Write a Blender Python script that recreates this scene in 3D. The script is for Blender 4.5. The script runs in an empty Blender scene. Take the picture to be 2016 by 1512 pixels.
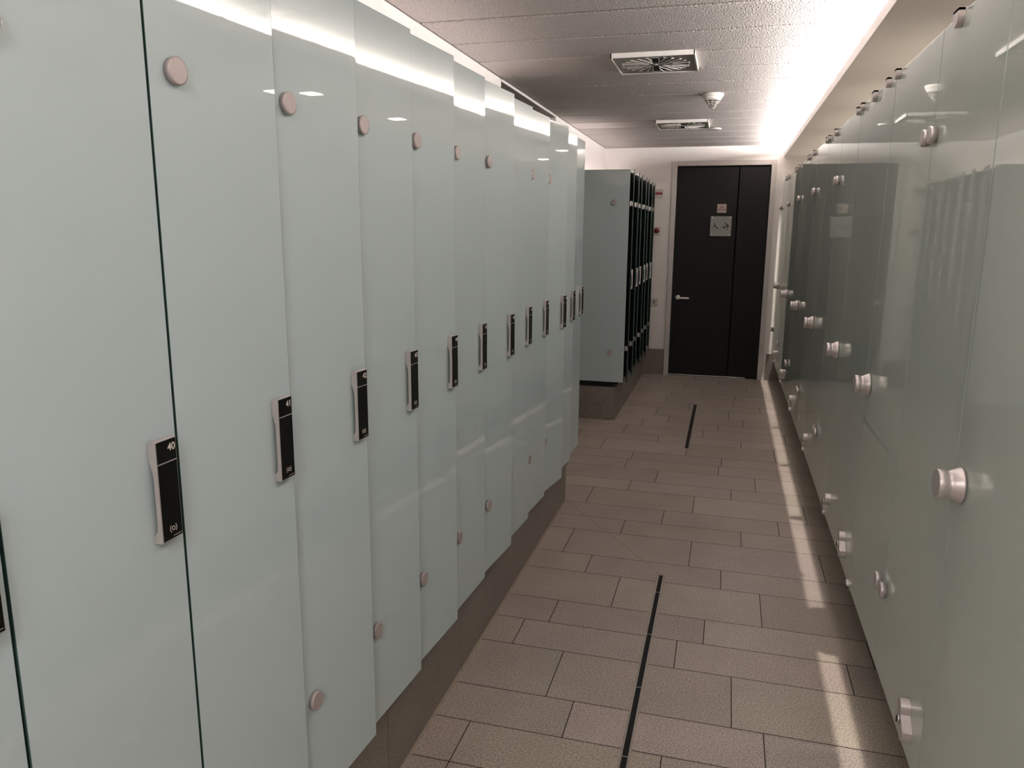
import bpy, bmesh, math, random
from mathutils import Vector, Matrix
random.seed(7)
PI = math.pi
scn = bpy.context.scene
C = scn.collection

# ------------------------------------------------------------------ camera
F_PX, YAW, PIT, ROL = 1514.0, 0.26961, 0.19727, 0.00733
fw = Vector((-math.sin(YAW) * math.cos(PIT), math.cos(YAW) * math.cos(PIT), -math.sin(PIT)))
r0 = Vector((math.cos(YAW), math.sin(YAW), 0)); u0 = r0.cross(fw)
r1 = math.cos(ROL) * r0 + math.sin(ROL) * u0; u1 = r1.cross(fw)
cd = bpy.data.cameras.new('camera'); cam = bpy.data.objects.new('camera', cd); C.objects.link(cam)
cd.sensor_fit = 'HORIZONTAL'; cd.sensor_width = 36.0; cd.lens = F_PX / 2016 * 36; cd.clip_start = 0.02
M = Matrix(((r1.x, u1.x, -fw.x, 0), (r1.y, u1.y, -fw.y, 0), (r1.z, u1.z, -fw.z, 1.5), (0, 0, 0, 1)))
cam.matrix_world = M
scn.camera = cam

# ------------------------------------------------------------------ world, view, big lights
w = bpy.data.worlds.new('world'); scn.world = w; w.use_nodes = True
w.node_tree.nodes['Background'].inputs[0].default_value = (0.9, 0.85, 0.8, 1)
w.node_tree.nodes['Background'].inputs[1].default_value = 0.05
scn.view_settings.view_transform = 'Standard'; scn.view_settings.look = 'None'
scn.view_settings.gamma = 1.0; scn.view_settings.exposure = 0.42; scn.view_settings.use_curve_mapping = False
scn.cycles.use_guiding = True; scn.cycles.guiding_training_samples = 64
scn.cycles.caustics_reflective = False; scn.cycles.caustics_refractive = False
LAMP_COL = (1.0, 0.945, 0.925)
def area(name, loc, size, size_y, power, rot, col=LAMP_COL, spread=PI):
    l = bpy.data.lights.new(name, 'AREA'); l.shape = 'RECTANGLE'; l.size = size; l.size_y = size_y
    l.energy = power; l.color = col; l.spread = spread
    o = bpy.data.objects.new(name, l); C.objects.link(o); o.location = loc; o.rotation_euler = rot
    return o
CEIL = 2.335; LIPX = 0.468; SOF = 2.225; YB = 8.23; Y0 = -2.6
# fluorescent cove behind the right-hand soffit lip, aimed up and towards the corridor
area('cove_lamp', (0.62, (Y0 + YB) / 2, 2.262), 0.06, YB - Y0 - 0.1, 240, (0, math.radians(120), 0))
# strip lying on top of each locker bank, washing the wall above
area('ledge_lamp', (-1.18, 0.85, 1.975), 0.04, 6.5, 7.5, (0, math.radians(172), 0), (1.0, .87, .83))
area('ledge_lamp', (-1.18, 7.13, 1.975), 0.04, 2.1, 2.5, (0, math.radians(172), 0), (1.0, .87, .83))

# unseen fill lamps added behind the camera to brighten the near end
for yy_ in (-.7, -1.8):
    area('added_fill_lamp', (-.15, yy_, 2.32), .3, .3, 14, (0, 0, 0))
# ------------------------------------------------------------------ materials
def mat(name, col, rough=0.5, metal=0.0, spec=0.5, ior=1.5, coat=0.0, noise=None, bump=None, emit=None, coat_rough=0.03):
    m = bpy.data.materials.new(name); m.use_nodes = True
    nt = m.node_tree; b = nt.nodes['Principled BSDF']
    b.inputs['Base Color'].default_value = (*col, 1); b.inputs['Roughness'].default_value = rough
    b.inputs['Metallic'].default_value = metal; b.inputs['IOR'].default_value = ior
    b.inputs['Specular IOR Level'].default_value = spec
    b.inputs['Coat Weight'].default_value = coat; b.inputs['Coat Roughness'].default_value = coat_rough
    tc = nt.nodes.new('ShaderNodeTexCoord')
    if noise:
        sc, amt = noise
        n = nt.nodes.new('ShaderNodeTexNoise'); n.inputs['Scale'].default_value = sc; n.inputs['Detail'].default_value = 4
        nt.links.new(tc.outputs['Object'], n.inputs['Vector'])
        mr = nt.nodes.new('ShaderNodeMapRange'); mr.inputs[1].default_value = 0.3; mr.inputs[2].default_value = 0.7
        mr.inputs[3].default_value = 1 - amt; mr.inputs[4].default_value = 1 + amt
        nt.links.new(n.outputs['Fac'], mr.inputs[0])
        mx = nt.nodes.new('ShaderNodeVectorMath'); mx.operation = 'SCALE'; mx.inputs[0].default_value = col
        nt.links.new(mr.outputs[0], mx.inputs['Scale']); nt.links.new(mx.outputs[0], b.inputs['Base Color'])
    if bump:
        sc, st, dist = bump
        n2 = nt.nodes.new('ShaderNodeTexNoise'); n2.inputs['Scale'].default_value = sc; n2.inputs['Detail'].default_value = 3
        nt.links.new(tc.outputs['Object'], n2.inputs['Vector'])
        bp = nt.nodes.new('ShaderNodeBump'); bp.inputs['Strength'].default_value = st; bp.inputs['Distance'].default_value = dist
        nt.links.new(n2.outputs['Fac'], bp.inputs['Height']); nt.links.new(bp.outputs[0], b.inputs['Normal'])
    if emit:
        b.inputs['Emission Color'].default_value = (*emit[0], 1); b.inputs['Emission Strength'].default_value = emit[1]
    return m

def tile_mat(name, col):
    """speckled porcelain stoneware; a face attribute gives every tile its own tone"""
    m = bpy.data.materials.new(name); m.use_nodes = True
    nt = m.node_tree; b = nt.nodes['Principled BSDF']; tc = nt.nodes.new('ShaderNodeTexCoord')
    at = nt.nodes.new('ShaderNodeAttribute'); at.attribute_name = 'tone'
    n1 = nt.nodes.new('ShaderNodeTexNoise'); n1.inputs['Scale'].default_value = 170; n1.inputs['Detail'].default_value = 3
    n2 = nt.nodes.new('ShaderNodeTexNoise'); n2.inputs['Scale'].default_value = 5; n2.inputs['Detail'].default_value = 3
    for n in (n1, n2): nt.links.new(tc.outputs['Object'], n.inputs['Vector'])
    r1_ = nt.nodes.new('ShaderNodeMapRange'); r1_.inputs[1].default_value = .3; r1_.inputs[2].default_value = .7; r1_.inputs[3].default_value = .60; r1_.inputs[4].default_value = 1.40
    r2_ = nt.nodes.new('ShaderNodeMapRange'); r2_.inputs[1].default_value = .3; r2_.inputs[2].default_value = .7; r2_.inputs[3].default_value = .93; r2_.inputs[4].default_value = 1.07
    nt.links.new(n1.outputs['Fac'], r1_.inputs[0]); nt.links.new(n2.outputs['Fac'], r2_.inputs[0])
    mu = nt.nodes.new('ShaderNodeMath'); mu.operation = 'MULTIPLY'; nt.links.new(r1_.outputs[0], mu.inputs[0]); nt.links.new(r2_.outputs[0], mu.inputs[1])
    ml = nt.nodes.new('ShaderNodeVectorMath'); ml.operation = 'MULTIPLY'; ml.inputs[0].default_value = col
    nt.links.new(at.outputs['Color'], ml.inputs[1])
    s = nt.nodes.new('ShaderNodeVectorMath'); s.operation = 'SCALE'; nt.links.new(ml.outputs[0], s.inputs[0]); nt.links.new(mu.outputs[0], s.inputs['Scale'])
    nt.links.new(s.outputs[0], b.inputs['Base Color'])
    b.inputs['Roughness'].default_value = 0.42
    bp = nt.nodes.new('ShaderNodeBump'); bp.inputs['Strength'].default_value = .25; bp.inputs['Distance'].default_value = .0006
    nt.links.new(n1.outputs['Fac'], bp.inputs['Height']); nt.links.new(bp.outputs[0], b.inputs['Normal'])
    return m

M_tile = tile_mat('floor_tile', (0.395, 0.338, 0.293))
M_skirt = tile_mat('plinth_tile', (0.22, 0.195, 0.172))
M_grout = mat('dark_grout', (0.045, 0.035, 0.030), 0.9, noise=(40, .2))
M_lightgrout = mat('sand_grout', (0.36, 0.29, 0.22), 0.85, noise=(60, .15))
M_ceiling = mat('stippled_ceiling', (0.575, 0.525, 0.50), 0.85, bump=(125, 1.0, 0.016), noise=(125, .20))
M_groove = mat('ceiling_groove', (0.02, 0.017, 0.015), 0.9, noise=(20, .1))
M_smooth = mat('smooth_ceiling_panel', (0.56, 0.51, 0.48), 0.6, noise=(3, .02))
M_wall = mat('white_plaster', (0.80, 0.76, 0.73), 0.85, bump=(70, 0.5, 0.003), noise=(9, .02))
M_soffit = mat('painted_soffit', (0.66, 0.63, 0.61), 0.7, noise=(5, .02))
M_metal = mat('satin_aluminium', (0.60, 0.55, 0.54), 0.38, metal=0.55, noise=(80, .03))
M_steel = mat('brushed_steel', (0.62, 0.60, 0.58), 0.25, metal=1.0, noise=(60, .05))
M_cap = mat('anodised_cap', (0.46, 0.41, 0.40), 0.45, metal=0.3, noise=(90, .03))
M_black = mat('black_gloss_panel', (0.003, 0.003, 0.003), 0.12, noise=(50, .1), spec=0.3)
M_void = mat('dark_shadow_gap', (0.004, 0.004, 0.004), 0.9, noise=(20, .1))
M_print = mat('pale_print', (0.62, 0.56, 0.50), 0.6, noise=(60, .03))
M_ink = mat('dark_print', (0.02, 0.018, 0.016), 0.6, noise=(60, .1))
M_inkpale = mat('grey_print', (0.22, 0.21, 0.19), 0.6, noise=(60, .1))
M_door = mat('black_door_laminate', (0.008, 0.0072, 0.007), 0.5, noise=(6, .08), spec=0.25)
M_frame = mat('grey_door_frame', (0.58, 0.545, 0.52), 0.5, noise=(12, .02))
M_carc = mat('locker_carcass', (0.10, 0.115, 0.11), 0.5, noise=(14, .05))
M_matblack = mat('black_parts_and_gap_shade', (0.02, 0.02, 0.02), 0.6, noise=(40, .1))  # black small parts; also painted shade in the locker seams
M_plastic = mat('white_plastic', (0.72, 0.69, 0.65), 0.4, noise=(30, .02))
M_device = mat('ivory_switch_plastic', (0.58, 0.54, 0.50), 0.4, noise=(30, .02))
M_vent = mat('grey_vent_plate', (0.34, 0.32, 0.29), 0.4, metal=0.2, noise=(20, .03))
M_red = mat('red_button', (0.16, 0.004, 0.008), 0.25, noise=(30, .1))
M_redstripe = mat('red_stripe', (0.30, 0.03, 0.04), 0.5, noise=(30, .1))
M_signmetal = mat('brushed_sign_plate', (0.24, 0.24, 0.225), 0.4, metal=0.5, noise=(40, .06))
M_signpink = mat('paper_sign', (0.40, 0.32, 0.29), 0.6, noise=(40, .04))
M_cabin = mat('cabin_lining', (0.62, 0.58, 0.53), 0.6, noise=(8, .04))
M_screen = mat('lamp_diffuser', (0.9, 0.9, 0.9), 0.5, noise=(5, .01), emit=((1.0, 0.90, 0.80), 9.0))
def glass_mat(name, col, trans=0.0, tcol=(1, 1, 1), ior=1.6):
    """lacquered / satin glass: matt body behind a mirror-smooth face, optionally letting some light through"""
    m = mat(name, col, 0.8, noise=(2.5, .012), spec=0.0)
    nt = m.node_tree; b = nt.nodes['Principled BSDF']; out = nt.nodes['Material Output']
    body = b.outputs[0]
    if trans:
        t_ = nt.nodes.new('ShaderNodeBsdfTranslucent'); t_.inputs['Color'].default_value = (*tcol, 1)
        mx = nt.nodes.new('ShaderNodeMixShader'); mx.inputs[0].default_value = trans
        nt.links.new(body, mx.inputs[1]); nt.links.new(t_.outputs[0], mx.inputs[2]); body = mx.outputs[0]
    g_ = nt.nodes.new('ShaderNodeBsdfGlossy'); g_.inputs['Roughness'].default_value = .0; g_.inputs['Color'].default_value = (.93, .96, .93, 1)
    fr = nt.nodes.new('ShaderNodeFresnel'); fr.inputs['IOR'].default_value = ior
    m2 = nt.nodes.new('ShaderNodeMixShader'); nt.links.new(fr.outputs[0], m2.inputs[0]); nt.links.new(body, m2.inputs[1]); nt.links.new(g_.outputs[0], m2.inputs[2])
    nt.links.new(m2.outputs[0], out.inputs['Surface'])
    return m
M_glassL = glass_mat('pale_green_lacquered_glass', (0.52, 0.625, 0.64), ior=1.52)
M_edge = mat('green_glass_edge', (0.045, 0.095, 0.082), 0.15, noise=(30, .1))
M_edgelight = mat('polished_glass_edge', (0.40, 0.47, 0.42), 0.2, noise=(30, .05))
M_glassR = glass_mat('satin_green_glass', (0.74, 0.81, 0.75), trans=.24, tcol=(.70, .76, .70), ior=1.62)

# ------------------------------------------------------------------ mesh helpers
class MB:
    def __init__(s): s.bm = bmesh.new(); s.mats = []
    def mi(s, m):
        if m not in s.mats: s.mats.append(m)
        return s.mats.index(m)
    def box(s, x0, x1, y0, y1, z0, z1, m, bev=0.0, edge=None, seg=2):
        """axis aligned box; edge = material for faces whose normal is not +-x"""
        vs = [s.bm.verts.new(p) for p in ((x0,y0,z0),(x1,y0,z0),(x1,y1,z0),(x0,y1,z0),(x0,y0,z1),(x1,y0,z1),(x1,y1,z1),(x0,y1,z1))]
        fs = []
        for q in ((0,3,2,1),(4,5,6,7),(0,1,5,4),(1,2,6,5),(2,3,7,6),(3,0,4,7)):
            f = s.bm.faces.new([vs[i] for i in q]); f.material_index = s.mi(m); fs.append(f)
        if edge is not None:
            for i in (0, 1, 2, 4): fs[i].material_index = s.mi(edge)
        if bev > 0:
            es = set(e for f in fs for e in f.edges)
            res_ = bmesh.ops.bevel(s.bm, geom=list(es), offset=bev, segments=seg, profile=0.6, affect='EDGES', clamp_overlap=True)
            if edge is not None:
                for f in res_['faces']: f.material_index = s.mi(edge)
        return fs
    def prism(s, pts, axis, a, b, m, smooth=False):
        """polygon pts (2-d) extruded along axis between a and b. axis x: pts=(y,z); y: (x,z); z: (x,y)"""
        def P(p, t):
            return {'x': (t, p[0], p[1]), 'y': (p[0], t, p[1]), 'z': (p[0], p[1], t)}[axis]
        A = [s.bm.verts.new(P(p, a)) for p in pts]; B = [s.bm.verts.new(P(p, b)) for p in pts]
        i_ = s.mi(m); n = len(pts)
        fs = [s.bm.faces.new(A), s.bm.faces.new(B[::-1])]
        for i in range(n):
            f = s.bm.faces.new((A[i], B[i], B[(i+1) % n], A[(i+1) % n])); f.smooth = smooth; fs.append(f)
        for f in fs: f.material_index = i_
        bmesh.ops.recalc_face_normals(s.bm, faces=fs)
        return fs
    def lathe(s, prof, axis, o, m, n=32, caps=True):
        """prof = [(t, r)], spun about axis through o"""
        rings = []
        for t, r in prof:
            ring = []
            for k in range(n):
                a = 2*PI*k/n; c_, s_ = r*math.cos(a), r*math.sin(a)
                p = {'x': (o[0]+t, o[1]+c_, o[2]+s_), 'y': (o[0]+c_, o[1]+t, o[2]+s_), 'z': (o[0]+c_, o[1]+s_, o[2]+t)}[axis]
                ring.append(s.bm.verts.new(p))
            rings.append(ring)
        i_ = s.mi(m); fs = []
        for a, b in zip(rings, rings[1:]):
            for k in range(n):
                f = s.bm.faces.new((a[k], a[(k+1) % n], b[(k+1) % n], b[k])); f.smooth = True; fs.append(f)
        if caps:
            fs.append(s.bm.faces.new(rings[0][::-1])); fs.append(s.bm.faces.new(rings[-1]))
        for f in fs: f.material_index = i_
        bmesh.ops.recalc_face_normals(s.bm, faces=fs)
    def quad(s, pts, m):
        f = s.bm.faces.new([s.bm.verts.new(p) for p in pts]); f.material_index = s.mi(m); return f
    def build(s, name, parent=None, tone=None):
        me = bpy.data.meshes.new(name); s.bm.to_mesh(me); s.bm.free()
        for m in s.mats: me.materials.append(m)
        if tone is not None:
            at = me.attributes.new('tone', 'FLOAT_COLOR', 'FACE')
            for i, f in enumerate(me.polygons):
                t = tone(i, f); at.data[i].color = (*t, 1)
        o = bpy.data.objects.new(name, me); C.objects.link(o)
        if parent is not None: o.parent = parent
        return o

def tag(o, label=None, cat=None, group=None, kind=None):
    if label: o['label'] = label
    if cat: o['category'] = cat
    if group: o['group'] = group
    if kind: o['kind'] = kind
    return o
def empty(name, loc, label, cat, group=None, rz=0):
    o = bpy.data.objects.new(name, None); C.objects.link(o); o.location = loc; o.rotation_euler = (0, 0, rz)
    o.empty_display_size = 0.05
    return tag(o, label, cat, group)
def struct(mb, name, parent=None, tone=None):
    o = mb.build(name, parent, tone)
    if parent is None: o['kind'] = 'structure'
    return o
def text_mesh(txt, size, fn, m, name, parent, align='CENTER', bold=0.0):
    cu = bpy.data.curves.new('txt', 'FONT'); cu.body = txt; cu.size = size; cu.align_x = align; cu.align_y = 'CENTER'
    cu.extrude = 0.0002; cu.offset = bold; cu.resolution_u = 3
    to = bpy.data.objects.new('txt', cu); C.objects.link(to)
    bpy.context.view_layer.update()
    me = bpy.data.meshes.new_from_object(to.evaluated_get(bpy.context.evaluated_depsgraph_get()))
    bpy.data.objects.remove(to)
    for v in me.vertices: v.co = Vector(fn(v.co.x, v.co.y, v.co.z))
    me.name = name; me.materials.clear(); me.materials.append(m)
    o = bpy.data.objects.new(name, me); C.objects.link(o); o.parent = parent
    return o

# ------------------------------------------------------------------ floor
rows = [1.84, 2.034, 2.224, 2.512, 2.705, 2.895, 3.184, 3.38, 3.68, 3.872, 4.075, 4.36, 4.545, 4.80, 5.0, 5.19, 5.49, 5.675, 5.93, 6.12, 6.32,
        6.61, 6.84, 7.13, 7.31, 7.53, 7.77, 8.0, 8.23]
jx = {1.84: -.101, 2.034: .189, 2.224: .095, 2.512: -.099, 2.705: -.005, 2.895: .211, 3.184: .052, 3.38: -.091, 3.68: .144, 3.872: .332,
      4.075: -.106, 4.36: .097, 4.545: .237, 4.80: .02, 5.0: .037, 5.19: .385, 5.49: .167, 5.675: -.105, 5.93: .001, 6.12: .193, 6.32: .08,
      6.61: -.25, 6.84: .12, 7.13: .141, 7.31: -.173, 7.53: .246, 7.77: -.02, 8.0: .33}
y = 1.84; pat = [.29, .19, .195, .29]
k = 0
while y > Y0 - .3:
    ny = y - pat[k % 4]; rows.insert(0, ny); jx[ny] = random.uniform(-.3, .3); y = ny; k += 1
jx[rows[[i for i, r in enumerate(rows) if abs(r - 1.84) < 1e-6][0] - 1]] = -.101
DR = [(0.55, 3.252), (5.376, 6.822)]
DX0, DX1 = -.219, -.189
fl = MB()
XL, XRR = -3.2, 1.75
fl.quad([(XL, Y0 - .3, -.0025), (XRR, Y0 - .3, -.0025), (XRR, YB + .1, -.0025), (XL, YB + .1, -.0025)], M_grout)
tones = [(1, 1, 1)]
g = 0.0017
for a, b in zip(rows, rows[1:]):
    x = jx[a]; L = .587
    while x > XL: x -= L
    while x < XRR:
        base = random.choice([1.0, 1.0, .96, 1.04, .92, 1.07]) * random.uniform(.97, 1.03)
        tint = (base, base * random.uniform(.975, 1.02), base * random.uniform(.96, 1.03))
        rects = [(x + g, x + L - g, a + g, b - g)]
        for d0, d1 in DR:
            out = []
            for (xa, xb, ya, yb) in rects:
                if xb < DX0 or xa > DX1 or yb < d0 or ya > d1: out.append((xa, xb, ya, yb)); continue
                if xa < DX0: out.append((xa, DX0, ya, yb))
                if xb > DX1: out.append((DX1, xb, ya, yb))
                cx0, cx1 = max(xa, DX0), min(xb, DX1)
                if ya < d0: out.append((cx0, cx1, ya, d0))
                if yb > d1: out.append((cx0, cx1, d1, yb))
            rects = out
        for (xa, xb, ya, yb) in rects:
            fl.quad([(xa, ya, 0), (xb, ya, 0), (xb, yb, 0), (xa, yb, 0)], M_tile); tones.append(tint)
        x += L
# pale mitre cuts running out from the drain ends
def cut(p, q, wd=.0026):
    p = Vector(p); q = Vector(q); d = (q - p).normalized(); n = Vector((-d.y, d.x)) * wd
    fl.quad([(p.x+n.x, p.y+n.y, .0004), (p.x-n.x, p.y-n.y, .0004), (q.x-n.x, q.y-n.y, .0004), (q.x+n.x, q.y+n.y, .0004)], M_lightgrout); tones.append((1, 1, 1))
cut((-.206, 3.26), (-.806, 4.082)); cut((-.200, 3.26), (.575, 3.96), .0016)
cut((-.223, 5.364), (-.887, 4.572), .003); cut((-.185, 5.364), (.56, 4.78), .0022)
cut((-.215, 6.83), (-.70, 7.64), .003); cut((-.195, 6.83), (.48, 7.55), .003)
cut((-.807, Y0), (-.807, 4.09), .004); cut((-.807, 6.05), (-.807, 8.22), .004)
cut((-1.28, 4.093), (-.81, 4.093), .003); cut((-1.28, 6.047), (-.81, 6.047), .003)
cut((-.81, 8.216), (-.60, 8.216), .004); cut((.43, 8.216), (.8, 8.216), .004)
cut((-.8, 4.352), (.1, 4.352), .0018)
struct(fl, 'floor', tone=lambda i, f: tones[i] if i < len(tones) else (1, 1, 1))

# drains: slot channels set in the floor
def drain(y0, y1, label):
    t = empty('floor_drain', (-.204, (y0+y1)/2, 0), label, 'drain', 'slot drains down the middle of the floor')
    L = (y1 - y0)/2
    m = MB(); m.box(-.0085, .0085, -L, L, -.0024, -.0012, M_void); m.build('channel', t)
    m = MB()
    for s in (-1, 1): m.box(s*.0110 - .0025, s*.0110 + .0025, -L, L, -.0022, .0012, M_steel, .0005)
    m.box(-.0135, .0135, L - .004, L, -.0022, .0012, M_steel); m.build('frame', t)
    m = MB()
    for s in (-1, 1): m.box(s*.0142 - .0014, s*.0142 + .0014, -L, L, -.0022, .0006, M_lightgrout)
    m.build('joint', t)
    yy = L - .17
    while yy > -L:
        m = MB(); m.box(-.0085, .0085, yy - .002, yy + .002, -.0012, -.0002, M_steel); m.build('cross_pin', t); yy -= .36
drain(*DR[0], 'long black slot drain in the floor nearest the camera, ending level with the front lockers')
drain(*DR[1], 'shorter black slot drain in the floor nearer the black door')

# ------------------------------------------------------------------ shell
m = MB(); m.box(-1.45, -1.29, Y0, 4.39, 0, 2.6, M_wall); struct(m, 'wall_left')
m = MB(); m.box(-1.45, -1.29, 5.83, YB, 0, 2.6, M_wall); struct(m, 'wall_left_far')
m = MB(); m.box(-3.2, -1.45, 4.25, 4.39, 0, 2.6, M_wall); struct(m, 'wall_passage_near')
m = MB(); m.box(-3.2, -1.45, 5.83, 5.97, 0, 2.6, M_wall); struct(m, 'wall_passage_far')
m = MB(); m.box(-3.3, -3.2, 4.25, 5.97, 0, 2.6, M_wall); struct(m, 'wall_passage_end')
m = MB(); m.box(-3.2, -1.292, 4.392, 5.828, 2.325, 2.42, M_smooth); struct(m, 'ceiling_passage')
m = MB(); m.box(-1.292, -1.284, 4.392, 5.828, 2.319, 2.334, M_plastic); struct(m, 'trim_1')
m = MB()
m.box(-1.45, -.557, YB, YB+.16, 0, 2.6, M_wall); m.box(.368, 1.9, YB, YB+.16, 0, 2.6, M_wall); m.box(-.557, .368, YB, YB+.16, 2.157, 2.6, M_wall)
struct(m, 'wall_back')
m = MB(); m.box(1.6, 1.75, Y0, YB, 0, 2.6, M_cabin); struct(m, 'wall_right')
m = MB(); m.box(-1.45, 1.75, Y0 - .15, Y0, 0, 2.6, M_wall); struct(m, 'wall_front')

# ceiling planks across the corridor, narrow shadow grooves between
ce = MB(); XC0, XC1 = -1.285, .74; PT = .3858
def plank(x0, x1, y0, y1, m, h=.0):
    gg = .0105
    ce.box(x0, x1, y0 + gg, y1 - gg, CEIL + h, CEIL + .03, m, .005, seg=1)
yy = 3.181 - PT * 16
while yy < YB:
    y1 = min(yy + PT, YB + .02); a = max(yy, Y0)
    if y1 > Y0 + .05:
        if abs(yy - (3.181 + 2*PT)) < .01 or abs(yy - (3.181 + 8*PT)) < .01:
            plank(XC0, -.607, a, y1, M_smooth); plank(-.607, -.21, a, y1, M_ceiling, .012); plank(-.21, XC1, a, y1, M_ceiling)
        else: plank(XC0, XC1, a, y1, M_ceiling)
    yy += PT
ce.box(XC0, XC1, Y0, YB, CEIL + .016, CEIL + .04, M_groove)
ce.box(-1.295, -1.285, Y0, YB, CEIL + .006, CEIL + .04, M_void)
struct(ce, 'ceiling')
m = MB(); m.box(-1.29, 1.75, Y0, YB, CEIL + .05, CEIL + .15, M_wall); struct(m, 'ceiling_slab')

# lowered soffit on the right with its upstand lip (cove)
m = MB(); m.box(LIPX, 1.6, Y0, YB, SOF, SOF + .012, M_soffit); m.box(LIPX, LIPX + .008, Y0, YB, SOF + .012, SOF + .046, M_soffit)
m.box(.74, .76, Y0, YB, SOF + .012, CEIL + .02, M_soffit)
struct(m, 'ceiling_soffit')

# tiled plinths
def plinth(name, x0, x1, y0, y1, z1):
    m = MB(); tn = []
    def add(n, t):
        tn.extend([t]*n)
    m.box(x0, x1 - .004, y0 + .004, y1 - .004, 0, z1 - .002, M_lightgrout); add(6, (1, 1, 1))
    yy = y1
    while yy > y0 + .01:
        a = max(y0, yy - .597); t = random.uniform(.93, 1.05)
        m.box(x1 - .006, x1, a + .0012, yy - .0012, .003, z1, M_skirt); add(6, (t, t, t)); yy -= .597
    for ye, s in ((y0, 0), (y1, 1)):
        t = random.uniform(.95, 1.05)
        ya, yb = (ye, ye + .006) if s == 0 else (ye - .006, ye)
        m.box(x0, x1 - .007, ya, yb, .003, z1, M_skirt); add(6, (t*1.1, t*1.1, t*1.1))
    return struct(m, name, tone=lambda i, f: tn[i] if i < len(tn) else (1, 1, 1))
plinth('trim_2', -1.288, -.812, Y0, 4.09, .27)
plinth('trim_3', -1.288, -.812, 6.05, YB - .012, .27)
def skirt(name, x0, x1):
    m = MB(); m.box(x0, x1, YB - .010, YB - .0005, .002, .268, M_skirt); m.box(x0, x1, YB - .010, YB - .0005, .268, .273, M_lightgrout)
    return struct(m, name, tone=lambda i, f: (1.0, 1.0, 1.0))
skirt('baseboard_back_left', -.81, -.60); skirt('baseboard_back_right', .434, 1.6)

# ------------------------------------------------------------------ black door
dr = bpy.data.objects.new('door_1', None); C.objects.link(dr); dr.location = (-.095, YB, 0); dr['kind'] = 'structure'
OX = .095
def dpart(m, name, par=dr): return m.build(name, par)
m = MB()
def fr(x0, x1, z0, z1): m.box(x0 + OX, x1 + OX, -.016, .06, z0, z1, M_frame, .002)
fr(-.597, -.549, 0, 2.198); fr(.360, .408, 0, 2.198); fr(-.549, .360, 2.150, 2.198)
dpart(m, 'door_frame')
m = MB(); m.box(-.549 + OX, .360 + OX, .075, .09, 0, 2.15, M_void); dpart(m, 'dark_rebate')
m = MB(); m.box(-.540 + OX, .0535 + OX, .004, .05, .012, 2.135, M_door, .0015); lf = dpart(m, 'wide_leaf')
m = MB(); m.box(.0650 + OX, .352 + OX, .004, .05, .012, 2.135, M_door, .0015); dpart(m, 'narrow_leaf')
m = MB(); m.box(-.545 + OX, .24 + OX, -.002, .0035, .006, .014, M_steel); dpart(m, 'threshold_strip')
m = MB()
m.lathe([(0, .026), (-.008, .026), (-.010, .022), (-.010, .012), (-.048, .011), (-.055, .011)], 'y', (-.485 + OX, .004, .825), M_steel, 24)
pts = [(-.485 + OX, .825)]
m.prism([(-.496 + OX, -.062), (-.372 + OX, -.062), (-.360 + OX, -.056), (-.356 + OX, -.040), (-.366 + OX, -.040), (-.372 + OX, -.045), (-.496 + OX, -.045)], 'z', .816, .834, M_steel)
dpart(m, 'lever_handle')

# signs on the door
def flat(pts, axis_y, m_, mb, th=.0006):
    mb.prism(pts, 'y', axis_y, axis_y - th, m_)
t = empty('door_sign', (-.092, YB + .004, 1.457), 'square metal sign with wheelchair and baby changing pictograms on the black door', 'sign')
m = MB(); m.box(-.103, .103, -.014, -.008, 0, .197, M_signmetal, .001); m.build('plate', t)
for sx in (-1, 1):
    for zz in (.013, .184):
        m = MB(); m.lathe([(0, .0065), (-.010, .0065), (-.012, .004)], 'y', (sx*.088, -.004, zz), M_steel, 16); m.build('stud', t)
def circ(cx, cz, r, n=20, a0=0, a1=2*PI): return [(cx + r*math.cos(a0 + (a1-a0)*k/n), cz + r*math.sin(a0 + (a1-a0)*k/n)) for k in range(n)]
def ringseg(mb, cx, cz, r, wd, a0, a1, y, mt, n=20):
    for k in range(n):
        p, q = a0 + (a1-a0)*k/n, a0 + (a1-a0)*(k+1)/n
        flat([(cx + (r-wd)*math.cos(p), cz + (r-wd)*math.sin(p)), (cx + r*math.cos(p), cz + r*math.sin(p)),
              (cx + r*math.cos(q), cz + r*math.sin(q)), (cx + (r-wd)*math.cos(q), cz + (r-wd)*math.sin(q))], y, mt, mb)
def stroke(mb, p, q, wd, y, mt):
    p = Vector(p); q = Vector(q); d = (q-p).normalized(); n = Vector((-d.y, d.x))*wd/2
    flat([tuple(p+n), tuple(p-n), tuple(q-n), tuple(q+n)], y, mt, mb)
yf = -.0141
m = MB()   # wheelchair user
flat(circ(-.062, .128, .0058), yf, M_ink, m)
flat([(-.068, .119), (-.058, .119), (-.052, .100), (-.042, .100), (-.042, .096), (-.054, .096), (-.055, .094), (-.034, .094), (-.025, .074), (-.020, .076),
      (-.022, .070), (-.029, .068), (-.040, .087), (-.062, .087), (-.066, .100)], yf, M_ink, m)
ringseg(m, -.060, .078, .023, .0028, math.radians(115), math.radians(385), yf, M_ink, 24)
m.build('wheelchair_pictogram', t)
m = MB()   # shower
for dx, dz in ((-.010, 0), (-.004, -.002), (.003, -.002), (.009, 0), (0, .005), (-.001, .010)): flat(circ(-.030 + dx, .122 + dz, .0022, 8), yf, M_inkpale, m)
m.build('shower_pictogram', t)
m = MB(); m.box(-.0025, .0005, yf - .0006, yf, .030, .172, M_inkpale); m.build('divider', t)
m = MB()   # adult leaning over a child on a changing table
flat(circ(.041, .129, .0064), yf, M_ink, m)
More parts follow.
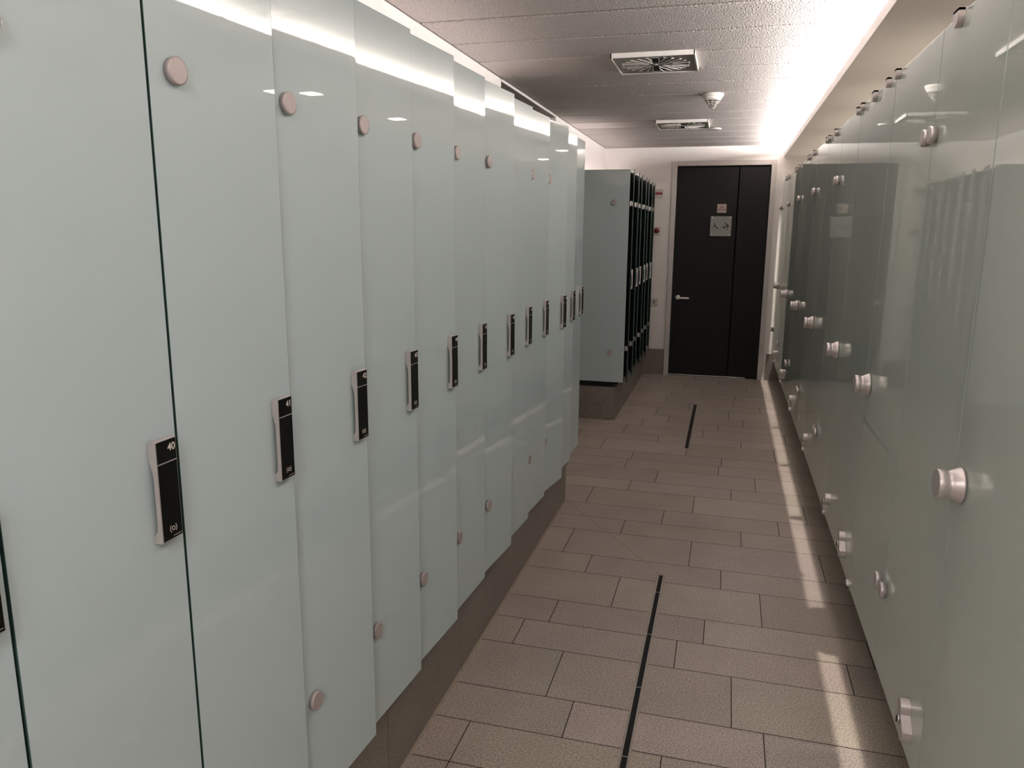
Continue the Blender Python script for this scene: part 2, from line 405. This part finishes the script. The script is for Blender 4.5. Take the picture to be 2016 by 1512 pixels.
flat([(.046, .123), (.054, .127), (.066, .117), (.077, .107), (.079, .094), (.072, .094), (.071, .089), (.067, .089), (.066, .062), (.061, .062), (.060, .094),
      (.053, .094), (.058, .112), (.050, .116)], yf, M_ink, m)
stroke(m, (.053, .120), (.041, .103), .004, yf, M_ink)
flat(circ(.024, .094, .004, 12), yf, M_ink, m)
flat([(.018, .080), (.046, .080), (.046, .104), (.041, .108), (.036, .094), (.018, .090)], yf, M_ink, m)
m.build('changing_table_pictogram', t)
t2 = empty('notice_plate', (-.092, YB + .004, 1.688), 'small pinkish square notice above the pictogram sign on the black door', 'sign')
m = MB(); m.box(-.045, .045, -.004, 0, 0, .087, M_signpink, .0008); m.build('plate', t2)
text_mesh('KEIN', .0155, lambda x, y, z: (x, -.0042 - z, .053 + y), M_ink, 'first_line', t2, bold=.0006)
text_mesh('DURCHGANG', .0125, lambda x, y, z: (x, -.0042 - z, .031 + y), M_ink, 'second_line', t2, bold=.0006)

# ------------------------------------------------------------------ wall devices left of the door
t = empty('call_display', (-.725, YB, 1.838), 'white wall box with a red strip, highest device between lockers and door', 'wall device')
m = MB(); m.box(-.044, .044, -.018, 0, 0, .084, M_device, .003); m.build('housing', t)
m = MB(); m.box(-.036, .036, -.0205, -.018, .031, .053, M_redstripe, .0008); m.build('red_strip', t)
for zz in (.060, .016):
    m = MB(); m.box(-.036, .036, -.0195, -.018, zz, zz + .010, M_print, .0008); m.build('window_strip', t)
t = empty('emergency_button', (-.730, YB, 1.466), 'round dark red button on a white square plate on the wall', 'button')
m = MB(); m.box(-.040, .040, -.014, 0, 0, .080, M_device, .003); m.build('plate', t)
m = MB(); m.lathe([(0, .027), (-.006, .027), (-.016, .025), (-.022, .018), (-.024, .006)], 'y', (0, -.014, .041), M_red, 32); m.build('push_button', t)
t = empty('key_switch', (-.727, YB, .728), 'beige square key switch, lowest device on the wall beside the lockers', 'switch')
m = MB(); m.box(-.041, .041, -.011, 0, 0, .080, M_device, .002); m.build('plate', t)
m = MB(); m.box(-.030, .030, -.014, -.011, .013, .069, M_device, .001); m.build('insert', t)
m = MB(); m.lathe([(0, .0075), (-.0015, .0075)], 'y', (0, -.014, .047), M_ink, 20); m.box(-.004, .004, -.0155, -.014, .023, .044, M_ink); m.build('keyhole', t)

# ------------------------------------------------------------------ lockers
ZB, ZT, HX, WD = .305, 1.962, -.771, .2935
def make_locker(w=WD, mirror=False):
    """children sit in the locker's own frame: +x out of the front, +y along the row; the glass door and what it carries are hinged at the origin"""
    t = bpy.data.objects.new('locker', None); C.objects.link(t); t.empty_display_size = .05
    m = MB()
    m.box(-.50, -.022, .007, .020, 0, ZT - ZB - .012, M_carc); m.box(-.50, -.022, w - .020, w - .007, 0, ZT - ZB - .012, M_carc)
    m.box(-.50, -.485, .018, w - .018, 0, ZT - ZB - .012, M_carc); m.box(-.485, -.022, .018, w - .018, 0, .016, M_carc)
    m.box(-.485, -.022, .018, w - .018, ZT - ZB - .028, ZT - ZB - .012, M_carc)
    m.box(-.485, -.06, .018, w - .018, 1.30, 1.316, M_carc)
    m.build('carcass', t)
    m = MB(); m.box(-.021, -.0085, .001, .009, 0, ZT - ZB - .004, M_matblack); m.box(-.021, -.0085, w - .009, w - .001, 0, ZT - ZB - .004, M_matblack); m.build('seam_shade', t)  # black strips behind the glass paint the seams between doors as shaded
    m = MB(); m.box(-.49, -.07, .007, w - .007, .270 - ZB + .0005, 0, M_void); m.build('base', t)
    parts = []
    m = MB(); m.box(-.008, 0, .0012, w - .0012, 0, ZT - ZB, M_glassL, .0009, edge=M_edge); parts.append(m.build('door', t))
    for zz in (1.716, .550):
        m = MB(); m.lathe([(0, .0185), (.0075, .0195), (.0095, .0190), (.0100, .0165)], 'x', (0.0003, .049, zz - ZB), M_cap, 36); parts.append(m.build('hinge_cap', t))
    for zz in (1.716, .550):
        m = MB(); m.box(-.022, -.008, .012, .085, zz - ZB - .02, zz - ZB + .02, M_steel, .002); parts.append(m.build('hinge_arm', t))
    u0_, u1_ = w - .060, w - .018; z0, z1 = 1.054 - ZB, 1.205 - ZB
    m = MB()
    # side outline (x = depth, z), a finger recess behind the middle of the grip
    D_ = .0135
    prof = [(0.0005, z1 - .003), (.0005, z1 - .026), (.0015, z1 - .031), (.0062, z1 - .046), (.0068, z1 - .055), (.0068, z0 + .030), (.0055, z0 + .018),
            (.0005, z0 + .012), (.0005, z0), (D_ - .001, z0), (D_, z0 + .001), (D_, z1 - .001), (D_ - .001, z1), (.003, z1)]
    m.prism(prof[::-1], 'y', u0_, u1_, M_metal)
    hd = m.build('lock_handle', t); parts.append(hd)
    m = MB(); m.box(.0135, .0140, u0_ + .002, u1_ - .001, z0 + .002, z1 - .0015, M_black, .0003); parts.append(m.build('display', hd))
    m = MB(); m.box(.0140, .0143, u0_ + .002, u1_ - .001, z1 - .0345, z1 - .0330, M_metal); parts.append(m.build('divider', hd))
    m = MB(); uc = (u0_ + u1_)/2 + .002; zc = z0 + .017
    def rs(cx, cz, r, wd, a0, a1, n=18):
        for k in range(n):
            p, q = a0 + (a1-a0)*k/n, a0 + (a1-a0)*(k+1)/n
            m.prism([(cx + (r-wd)*math.cos(p), cz + (r-wd)*math.sin(p)), (cx + r*math.cos(p), cz + r*math.sin(p)),
                     (cx + r*math.cos(q), cz + r*math.sin(q)), (cx + (r-wd)*math.cos(q), cz + (r-wd)*math.sin(q))], 'x', .0140, .0142, M_print)
    rs(uc, zc, .0034, .0010, 0, 2*PI); rs(uc, zc, .0072, .0010, math.radians(-48), math.radians(48)); rs(uc, zc, .0072, .0010, math.radians(132), math.radians(228))
    parts.append(m.build('reader_symbol', hd))
    m = MB(); m.box(.0140, .0141, u1_ - .020, u1_ - .003, z0 + .0052, z0 + .0058, M_print); parts.append(m.build('small_print', hd))
    if mirror:      # hinged at the far side instead: reflect every hinged mesh and move the hinge line
        for p in parts:
            for v in p.data.vertices: v.co.y = -v.co.y
            p.data.flip_normals()
            if p.parent == t: p.location = (0, w, 0)
    return t, [p for p in parts], (u1_, z1)
proto, pparts, (PU1, PZ1) = make_locker()
proto2, _, _ = make_locker(mirror=True)
def copy_tree(o, parent=None):
    c = o.copy(); C.objects.link(c)
    if parent: c.parent = parent
    for ch in kids.get(o.name, []): copy_tree(ch, c)
    return c
kids = {}
def index_tree(o):
    kids[o.name] = [c for c in bpy.data.objects if c.parent == o]
    for c in kids[o.name]: index_tree(c)
index_tree(proto); index_tree(proto2)
HINGED = ('door', 'hinge_cap', 'hinge_arm', 'lock_handle')
def place_locker(o, num, x, y, ang, label, group, right=None):
    o.location = (x, y, ZB); tag(o, label, 'locker', group)
    hd = None
    for c in [c for c in bpy.data.objects if c.parent == o]:
        if c.name.split('.')[0] in HINGED: c.rotation_euler = (0, 0, -math.radians(ang))
        if c.name.split('.')[0] == 'lock_handle': hd = c
    text_mesh(str(num), .0155, lambda a, b, z: (.0140 + z, (PU1 if right is None else right) - .0025 + a, PZ1 - .0135 + b), M_print, 'number', hd, align='RIGHT', bold=.00035)
bpy.context.view_layer.update()
# number, Y of the free edge, swing of the door in degrees
row1 = [(39, .631, 0), (40, .926, .2), (41, 1.218, 2.3), (42, 1.510, 4.2), (43, 1.802, 3.8), (44, 2.096, 4.3), (45, 2.398, 3.0), (46, 2.702, 5.2), (47, 2.990, 3.8),
        (48, 3.282, 4.2), (49, 3.570, 8.4), (50, 3.880, 4.6), (51, 4.185, 1.5)]
desc = {39: 'pale green glass locker beside number 40 nearest the camera, mostly out of view',
        40: 'pale green glass locker numbered 40 with closed door', 41: 'pale green glass locker numbered 41 with door barely ajar',
        42: 'pale green glass locker numbered 42 with door ajar', 43: 'pale green glass locker numbered 43 with door ajar',
        44: 'pale green glass locker numbered 44 with door ajar', 45: 'pale green glass locker directly beyond number 44',
        46: 'pale green glass locker second beyond number 44', 47: 'pale green glass locker third beyond number 44',
        48: 'pale green glass locker fourth beyond number 44', 49: 'glass locker with widest open door, third from far end of front bank',
        50: 'pale green glass locker next to last at the far end of the front bank', 51: 'pale green glass locker at the far end of the front bank'}
first = True
G1 = 'numbered glass lockers in the front bank'; G2 = 'glass lockers in the far bank by the black door'
for num, yf_, ang in row1:
    o = proto if first else copy_tree(proto); first = False
    yh = yf_ - WD + (.004 if num == 41 else 0)
    place_locker(o, num, HX, yh, ang, desc[num], G1)
ords = ['nearest', 'second', 'third', 'fourth', 'fifth', 'sixth', 'seventh']
for i in range(7):
    o = proto2 if i == 0 else copy_tree(proto2)
    lab = 'glass locker seen edge-on in the far bank, %s' % (['directly behind the end panel', 'second behind the end panel', 'third behind the end panel', 'fourth behind the end panel',
          'fifth behind the end panel', 'sixth behind the end panel', 'last before the back wall'][i])
    place_locker(o, 52 + i, HX, 6.085 + i*.3005, [-9.5, -10.5, -9.0, -10.0, -8.5, -9.0, -8.0][i], lab, G2, right=-(WD - .060))
# end panels
t = empty('end_panel', (-1.02, 6.05, .270), 'pale glass end panel facing the camera at the near side of the far locker bank', 'panel')
m = MB(); m.box(-.268, .268, -.006, .002, .043, 1.690, M_glassL, .001, edge=M_edge)
# swap: this slab faces -y, so its broad faces carry the lacquered glass
for f in m.bm.faces:
    m_i = m.mi(M_glassL) if abs(f.normal.y) > .8 else m.mi(M_edgelight)
    f.normal_update(); f.material_index = m.mi(M_glassL) if abs(f.normal.y) > .8 else m.mi(M_edgelight)
m.build('pane', t)
for sx in (-.165, .152):
    for zz in (1.716, .554):
        m = MB(); m.lathe([(0, .0195), (-.012, .0205), (-.0145, .0195), (-.015, .016)], 'y', (sx, -.0063, zz - .270), M_cap, 32); m.build('fixing_cap', t)
m = MB(); m.box(-.262, .185, .002, .022, .0005, 1.686, M_void); m.build('backing', t)

# ------------------------------------------------------------------ right-hand glass cabins
GX = .475; GZ0, GZ1 = .284, 1.987; GT = .010
seams = [('panel', -.32, .18), ('door', .18, .70), ('panel', .70, 1.17), ('door', 1.17, 1.705), ('panel', 1.705, 2.214), ('door', 2.775, 2.214), ('panel', 2.775, 3.444), ('door', 3.444, 3.98),
         ('panel', 3.98, 4.485), ('door', 4.485, 5.014), ('panel', 5.014, 5.53), ('door', 5.53, 6.06), ('panel', 6.06, 6.57), ('door', 6.57, 7.136),
         ('panel', 7.136, 7.62), ('door', 7.62, 8.215)]
seams = seams[2:]
def pane(t, y0, y1):
    m = MB(); L = y1 - y0
    m.box(0, GT, -L/2 + .0018, L/2 - .0018, 0, GZ1 - GZ0, M_glassR, .0014, edge=M_edgelight); m.build('pane', t)
def disc(t, yl, z, name='hinge_cap', r=.0215):
    m = MB(); m.lathe([(-.0002, r*.9), (-.004, r*.9), (-.0045, r), (-.016, r), (-.018, r*.95), (-.0185, r*.8)], 'x', (0, yl, z), M_metal, 32); m.build(name, t)
    m = MB(); m.lathe([(GT + .0002, r), (GT + .012, r)], 'x', (0, yl, z), M_metal, 24); m.build(name + '_back', t)
def knob(t, yl):
    z = 1.009 - GZ0
    m = MB(); m.lathe([(-.0002, .033), (-.003, .036), (-.005, .0362), (-.022, .0285), (-.028, .0268), (-.033, .0285), (-.036, .0290), (-.046, .0295), (-.048, .0285)], 'x', (0, yl, z), M_metal, 48); m.build('knob', t)
def dclip(t, yl, top=True, r=.020):
    """half-round clip gripping the glass rim"""
    m = MB(); H = GZ1 - GZ0
    if top:
        pts = [(yl + r*math.cos(a), H - .008 + r*math.sin(a)) for a in [PI + PI*k/16 for k in range(17)]] + [(yl + r, H + .006), (yl - r, H + .006)]
        m.prism(pts, 'x', -.014, -.0003, M_metal); m.prism(pts, 'x', GT + .0003, GT + .012, M_metal); m.box(-.014, GT + .012, yl - r, yl + r, H + .0005, H + .007, M_metal)
        m.build('top_clip', t)
    else:
        pts = [(yl + r*math.cos(a), .004 + r*math.sin(a)) for a in [PI*k/16 for k in range(17)]] + [(yl - r, -.008), (yl + r, -.008)]
        m.prism(pts, 'x', -.008, -.0003, M_metal); m.box(-.008, GT + .008, yl - r, yl + r, -.009, -.0005, M_metal); m.build('bottom_clip', t)
def latch(t, yl, s):
    """indicator latch: two offset lobes joined by a waist, thumb turn between; s = side on which the door seam lies"""
    z = .378 - GZ0; R = .020; a_ = (yl - s*.017, z + .025); b_ = (yl + s*.017, z - .025)
    pts = []
    n = 14
    for k in range(n + 1):
        a = math.radians(0) + PI*k/n
        pts.append((a_[0] + R*math.cos(a), a_[1] + R*math.sin(a)*.9))
    pts += [(a_[0] - R, a_[1] - .012), (b_[0] - R*1.02, b_[1] + .012)]
    for k in range(n + 1):
        a = PI + PI*k/n
        pts.append((b_[0] + R*math.cos(a), b_[1] + R*math.sin(a)*.9))
    pts += [(b_[0] + R, b_[1] + .012), (a_[0] + R*1.02, a_[1] - .012)]
    if s < 0: pts = pts
    m = MB(); m.prism(pts, 'x', -.022, -.0003, M_metal, smooth=False)
    o = m.build('latch_plate', t)
    m = MB(); m.lathe([(-.022, .010), (-.027, .010), (-.028, .008)], 'x', (0, yl, z), M_steel, 20); m.box(-.030, -.027, yl - .0022, yl + .0022, z - .008, z + .008, M_matblack); m.build('thumb_turn', o)
GD = 'glass cabin doors with round knobs'; GP = 'fixed glass panels between cabin doors'
dn = ['nearest the camera, its knob largest', 'second from the camera, with bold knob at right of centre', 'third from the camera', 'fourth from the camera', 'fifth from the camera',
      'next to last before the back wall', 'farthest, against the back wall']
pn = ['beside the camera at the frame edge', 'between the first and second knobs', 'widest one, between the second and third knobs', 'between the third and fourth knobs', 'between the fourth and fifth knobs',
      'between the fifth and sixth knobs', 'between the sixth and seventh knobs']
di = pi_ = 0
YLS = {}
for kind, ya, yb in seams:
    y0, y1 = min(ya, yb), max(ya, yb); yc = (y0 + y1)/2
    if kind == 'door':
        t = empty('cabin_door', (GX, yc, GZ0), 'satin green glass cabin door with round knob, %s' % dn[di], 'cabin door', GD); pane(t, y0, y1)
        if abs(y0 - 1.17) < .01: hinge, lk = y0, y1
        elif abs(y0 - 2.214) < .01: hinge, lk = y0, y1
        else: hinge, lk = y1, y0
        s = 1 if hinge > lk else -1
        knob(t, lk - yc + s*.058); disc(t, hinge - yc - s*.036, 1.737 - GZ0); disc(t, hinge - yc - s*.036, .533 - GZ0)
        dclip(t, lk - yc + s*.05 , True, .016); dclip(t, lk - yc + s*.030, False, .015)
        YLS[kind + str(di)] = (hinge, lk); di += 1
    else:
        t = empty('glass_panel', (GX, yc, GZ0), 'fixed satin green glass panel, %s' % pn[pi_], 'glass panel', GP); pane(t, y0, y1)
        if abs(y0 - 1.705) < .01: dclip(t, 2.06 - yc, True, .024)
        elif abs(y0 - 2.775) < .01: dclip(t, 3.12 - yc, True, .022)
        else: dclip(t, y0 + .20 - yc, True, .020)
        # latch beside the neighbouring door's closing seam, hinge cap on the other side
        if abs(y0 - .70) < .01: disc(t, y1 - yc - .036, 1.737 - GZ0); disc(t, y1 - yc - .036, .533 - GZ0)
        elif abs(y0 - 1.705) < .01:
            latch(t, 1.81 - yc, -1); disc(t, y1 - yc - .036, 1.737 - GZ0); disc(t, y1 - yc - .036, .533 - GZ0)
        elif abs(y0 - 2.775) < .01: latch(t, 2.885 - yc, -1); latch(t, 3.352 - yc, 1); dclip(t, 2.87 - yc, True, .016); dclip(t, 3.38 - yc, True, .016)
        else:
            latch(t, y1 - yc - .11, 1); dclip(t, y1 - yc - .05, True, .016)
            disc(t, y0 - yc + .036, 1.737 - GZ0); disc(t, y0 - yc + .036, .533 - GZ0)
        pi_ += 1
# cabin partitions standing behind the glass
for i, (a, b) in enumerate([(.55, .72), (1.60, 1.77), (2.70, 3.20), (4.075, 4.265), (5.08, 5.24), (6.11, 6.27), (7.15, 7.29)]):
    m = MB(); m.box(GX + GT + .018, 1.598, a, b, .270, 1.975, M_cabin); struct(m, 'wall_cabin_%d' % (i + 1))
m = MB()
for a, b in [(-.5, .55), (.72, 1.60), (1.77, 2.70), (3.20, 4.075), (4.265, 5.08), (5.24, 6.11), (6.27, 7.15), (7.29, 8.228)]:
    m.box(.540, 1.598, a + .001, b - .001, .270, .284, M_cabin)
struct(m, 'floor_raised')
m = MB(); m.box(.78, .80, Y0, YB - .002, 0, .269, M_skirt); struct(m, 'trim_4', tone=lambda i, f: (1.0, 1.0, 1.0))
# downlights in the cabin ceilings
def downlight(x, y, label):
    t = empty('downlight', (x, y, SOF), label, 'downlight', 'square downlights set in round rings above the cabins')
    m = MB(); m.lathe([(0, .085), (-.003, .085), (-.006, .078), (-.006, .060)], 'z', (0, 0, 0), M_plastic, 40); m.build('ring', t)
    m = MB(); m.box(-.045, .045, -.045, .045, -.010, -.006, M_screen); m.build('diffuser', t)
    l = bpy.data.lights.new('downlight_lamp', 'AREA'); l.shape = 'SQUARE'; l.size = .13; l.energy = 13; l.spread = math.radians(110); l.color = (1.0, .92, .85)
    o = bpy.data.objects.new('downlight_lamp', l); C.objects.link(o); o.parent = t; o.location = (0, 0, -.013)
for i, y in enumerate([1.25, 2.30, 3.70, 4.73, 5.76, 6.79, 7.78]):
    downlight(1.07, y, 'round ring downlight with square white lens above the %s cabin, seen mirrored in the lockers' % ['first', 'second', 'third', 'fourth', 'fifth', 'sixth', 'seventh'][i])

# ------------------------------------------------------------------ ceiling fittings
def vent(yc, label):
    t = empty('ceiling_vent', (-.405, yc, CEIL), label, 'air vent', 'square swirl vents in the ceiling')
    S = .199; yS = .205
    m = MB()
    for (x0, x1, y0, y1) in ((-S, S, -yS, -yS + .006), (-S, S, yS - .006, yS), (-S, -S + .006, -yS, yS), (S - .006, S, -yS, yS)): m.box(x0, x1, y0, y1, -.022, .010, M_plastic)
    m.build('frame', t)
    m = MB(); m.box(-S + .006, S - .006, -yS + .006, yS - .006, -.018, -.014, M_vent); m.build('face_plate', t)
    m = MB(); s_ = MB()
    for k in range(24):
        a = 2*PI*k/24 + .06; long_ = k % 2 == 0
        r0_, r1_ = (.040, .165) if long_ else (.085, .170)
        ca, sa = math.cos(a), math.sin(a); wdt = .0055 if k % 6 else .016
        def P(r, w_): return (ca*r - sa*w_, sa*r + ca*w_)
        m.prism([P(r0_, -wdt), P(r1_, -wdt), P(r1_, wdt), P(r0_, wdt)], 'z', -.0181, -.0188, M_void)
        s_.prism([P(r0_, wdt), P(r1_, wdt), P(r1_, wdt + .0022), P(r0_, wdt + .0022)], 'z', -.0181, -.0225, M_plastic)
        s_.prism([P(r1_ - .006, -wdt*.9), P(r1_, -wdt*.9), P(r1_, wdt*.9), P(r1_ - .006, wdt*.9)], 'z', -.0188, -.0215, M_plastic)
    m.build('swirl_slots', t); s_.build('guide_vanes', t)
    m = MB(); m.lathe([(-.018, .009), (-.021, .008)], 'z', (0, 0, 0), M_plastic, 16); m.build('centre_screw', t)
vent(4.118, 'square swirl air vent nearest the camera in the ceiling'); vent(6.455, 'square swirl air vent farther away, near the smoke detector')
t = empty('smoke_detector', (-.152, 5.165, CEIL), 'white cone shaped smoke detector hanging from the ceiling between the vents', 'smoke detector')
m = MB(); m.lathe([(.002, .066), (-.008, .066), (-.016, .063)], 'z', (0, 0, 0), M_plastic, 40); m.build('base', t)
m = MB(); m.lathe([(-.016, .062), (-.034, .050), (-.040, .044)], 'z', (0, 0, 0), M_plastic, 40); m.build('body', t)
m = MB(); m.lathe([(-.038, .040), (-.082, .010)], 'z', (0, 0, 0), M_matblack, 32); m.build('sensor_chamber', t)
m = MB()
for k in range(5):
    z = -.047 - k*.0088; r = .0415 - k*.0072
    m.lathe([(z, r), (z - .003, r - .002)], 'z', (0, 0, 0), M_plastic, 32)
for k in range(8):
    a = 2*PI*k/8; ca, sa = math.cos(a), math.sin(a)
    bm_ = [(ca*r_ - sa*w_, sa*r_ + ca*w_, z_) for r_, z_ in ((.045, -.040), (.013, -.086)) for w_ in (-.0016, .0016)]
    bo = [(ca*(r_ - .006) - sa*w_, sa*(r_ - .006) + ca*w_, z_) for r_, z_ in ((.045, -.040), (.013, -.086)) for w_ in (-.0016, .0016)]
    m.quad([bm_[0], bm_[1], bm_[3], bm_[2]], M_plastic); m.quad([bm_[0], bm_[2], bo[2], bo[0]], M_plastic); m.quad([bm_[1], bo[1], bo[3], bm_[3]], M_plastic)
m.lathe([(-.082, .014), (-.088, .010)], 'z', (0, 0, 0), M_plastic, 20)
m.build('cage', t)
t = empty('ceiling_sensor', (-.163, 6.83, CEIL), 'flat white disc on the ceiling beside the farther vent', 'ceiling sensor')
m = MB(); m.lathe([(.002, .046), (-.006, .046), (-.011, .040)], 'z', (0, 0, 0), M_plastic, 32); m.build('cover', t)
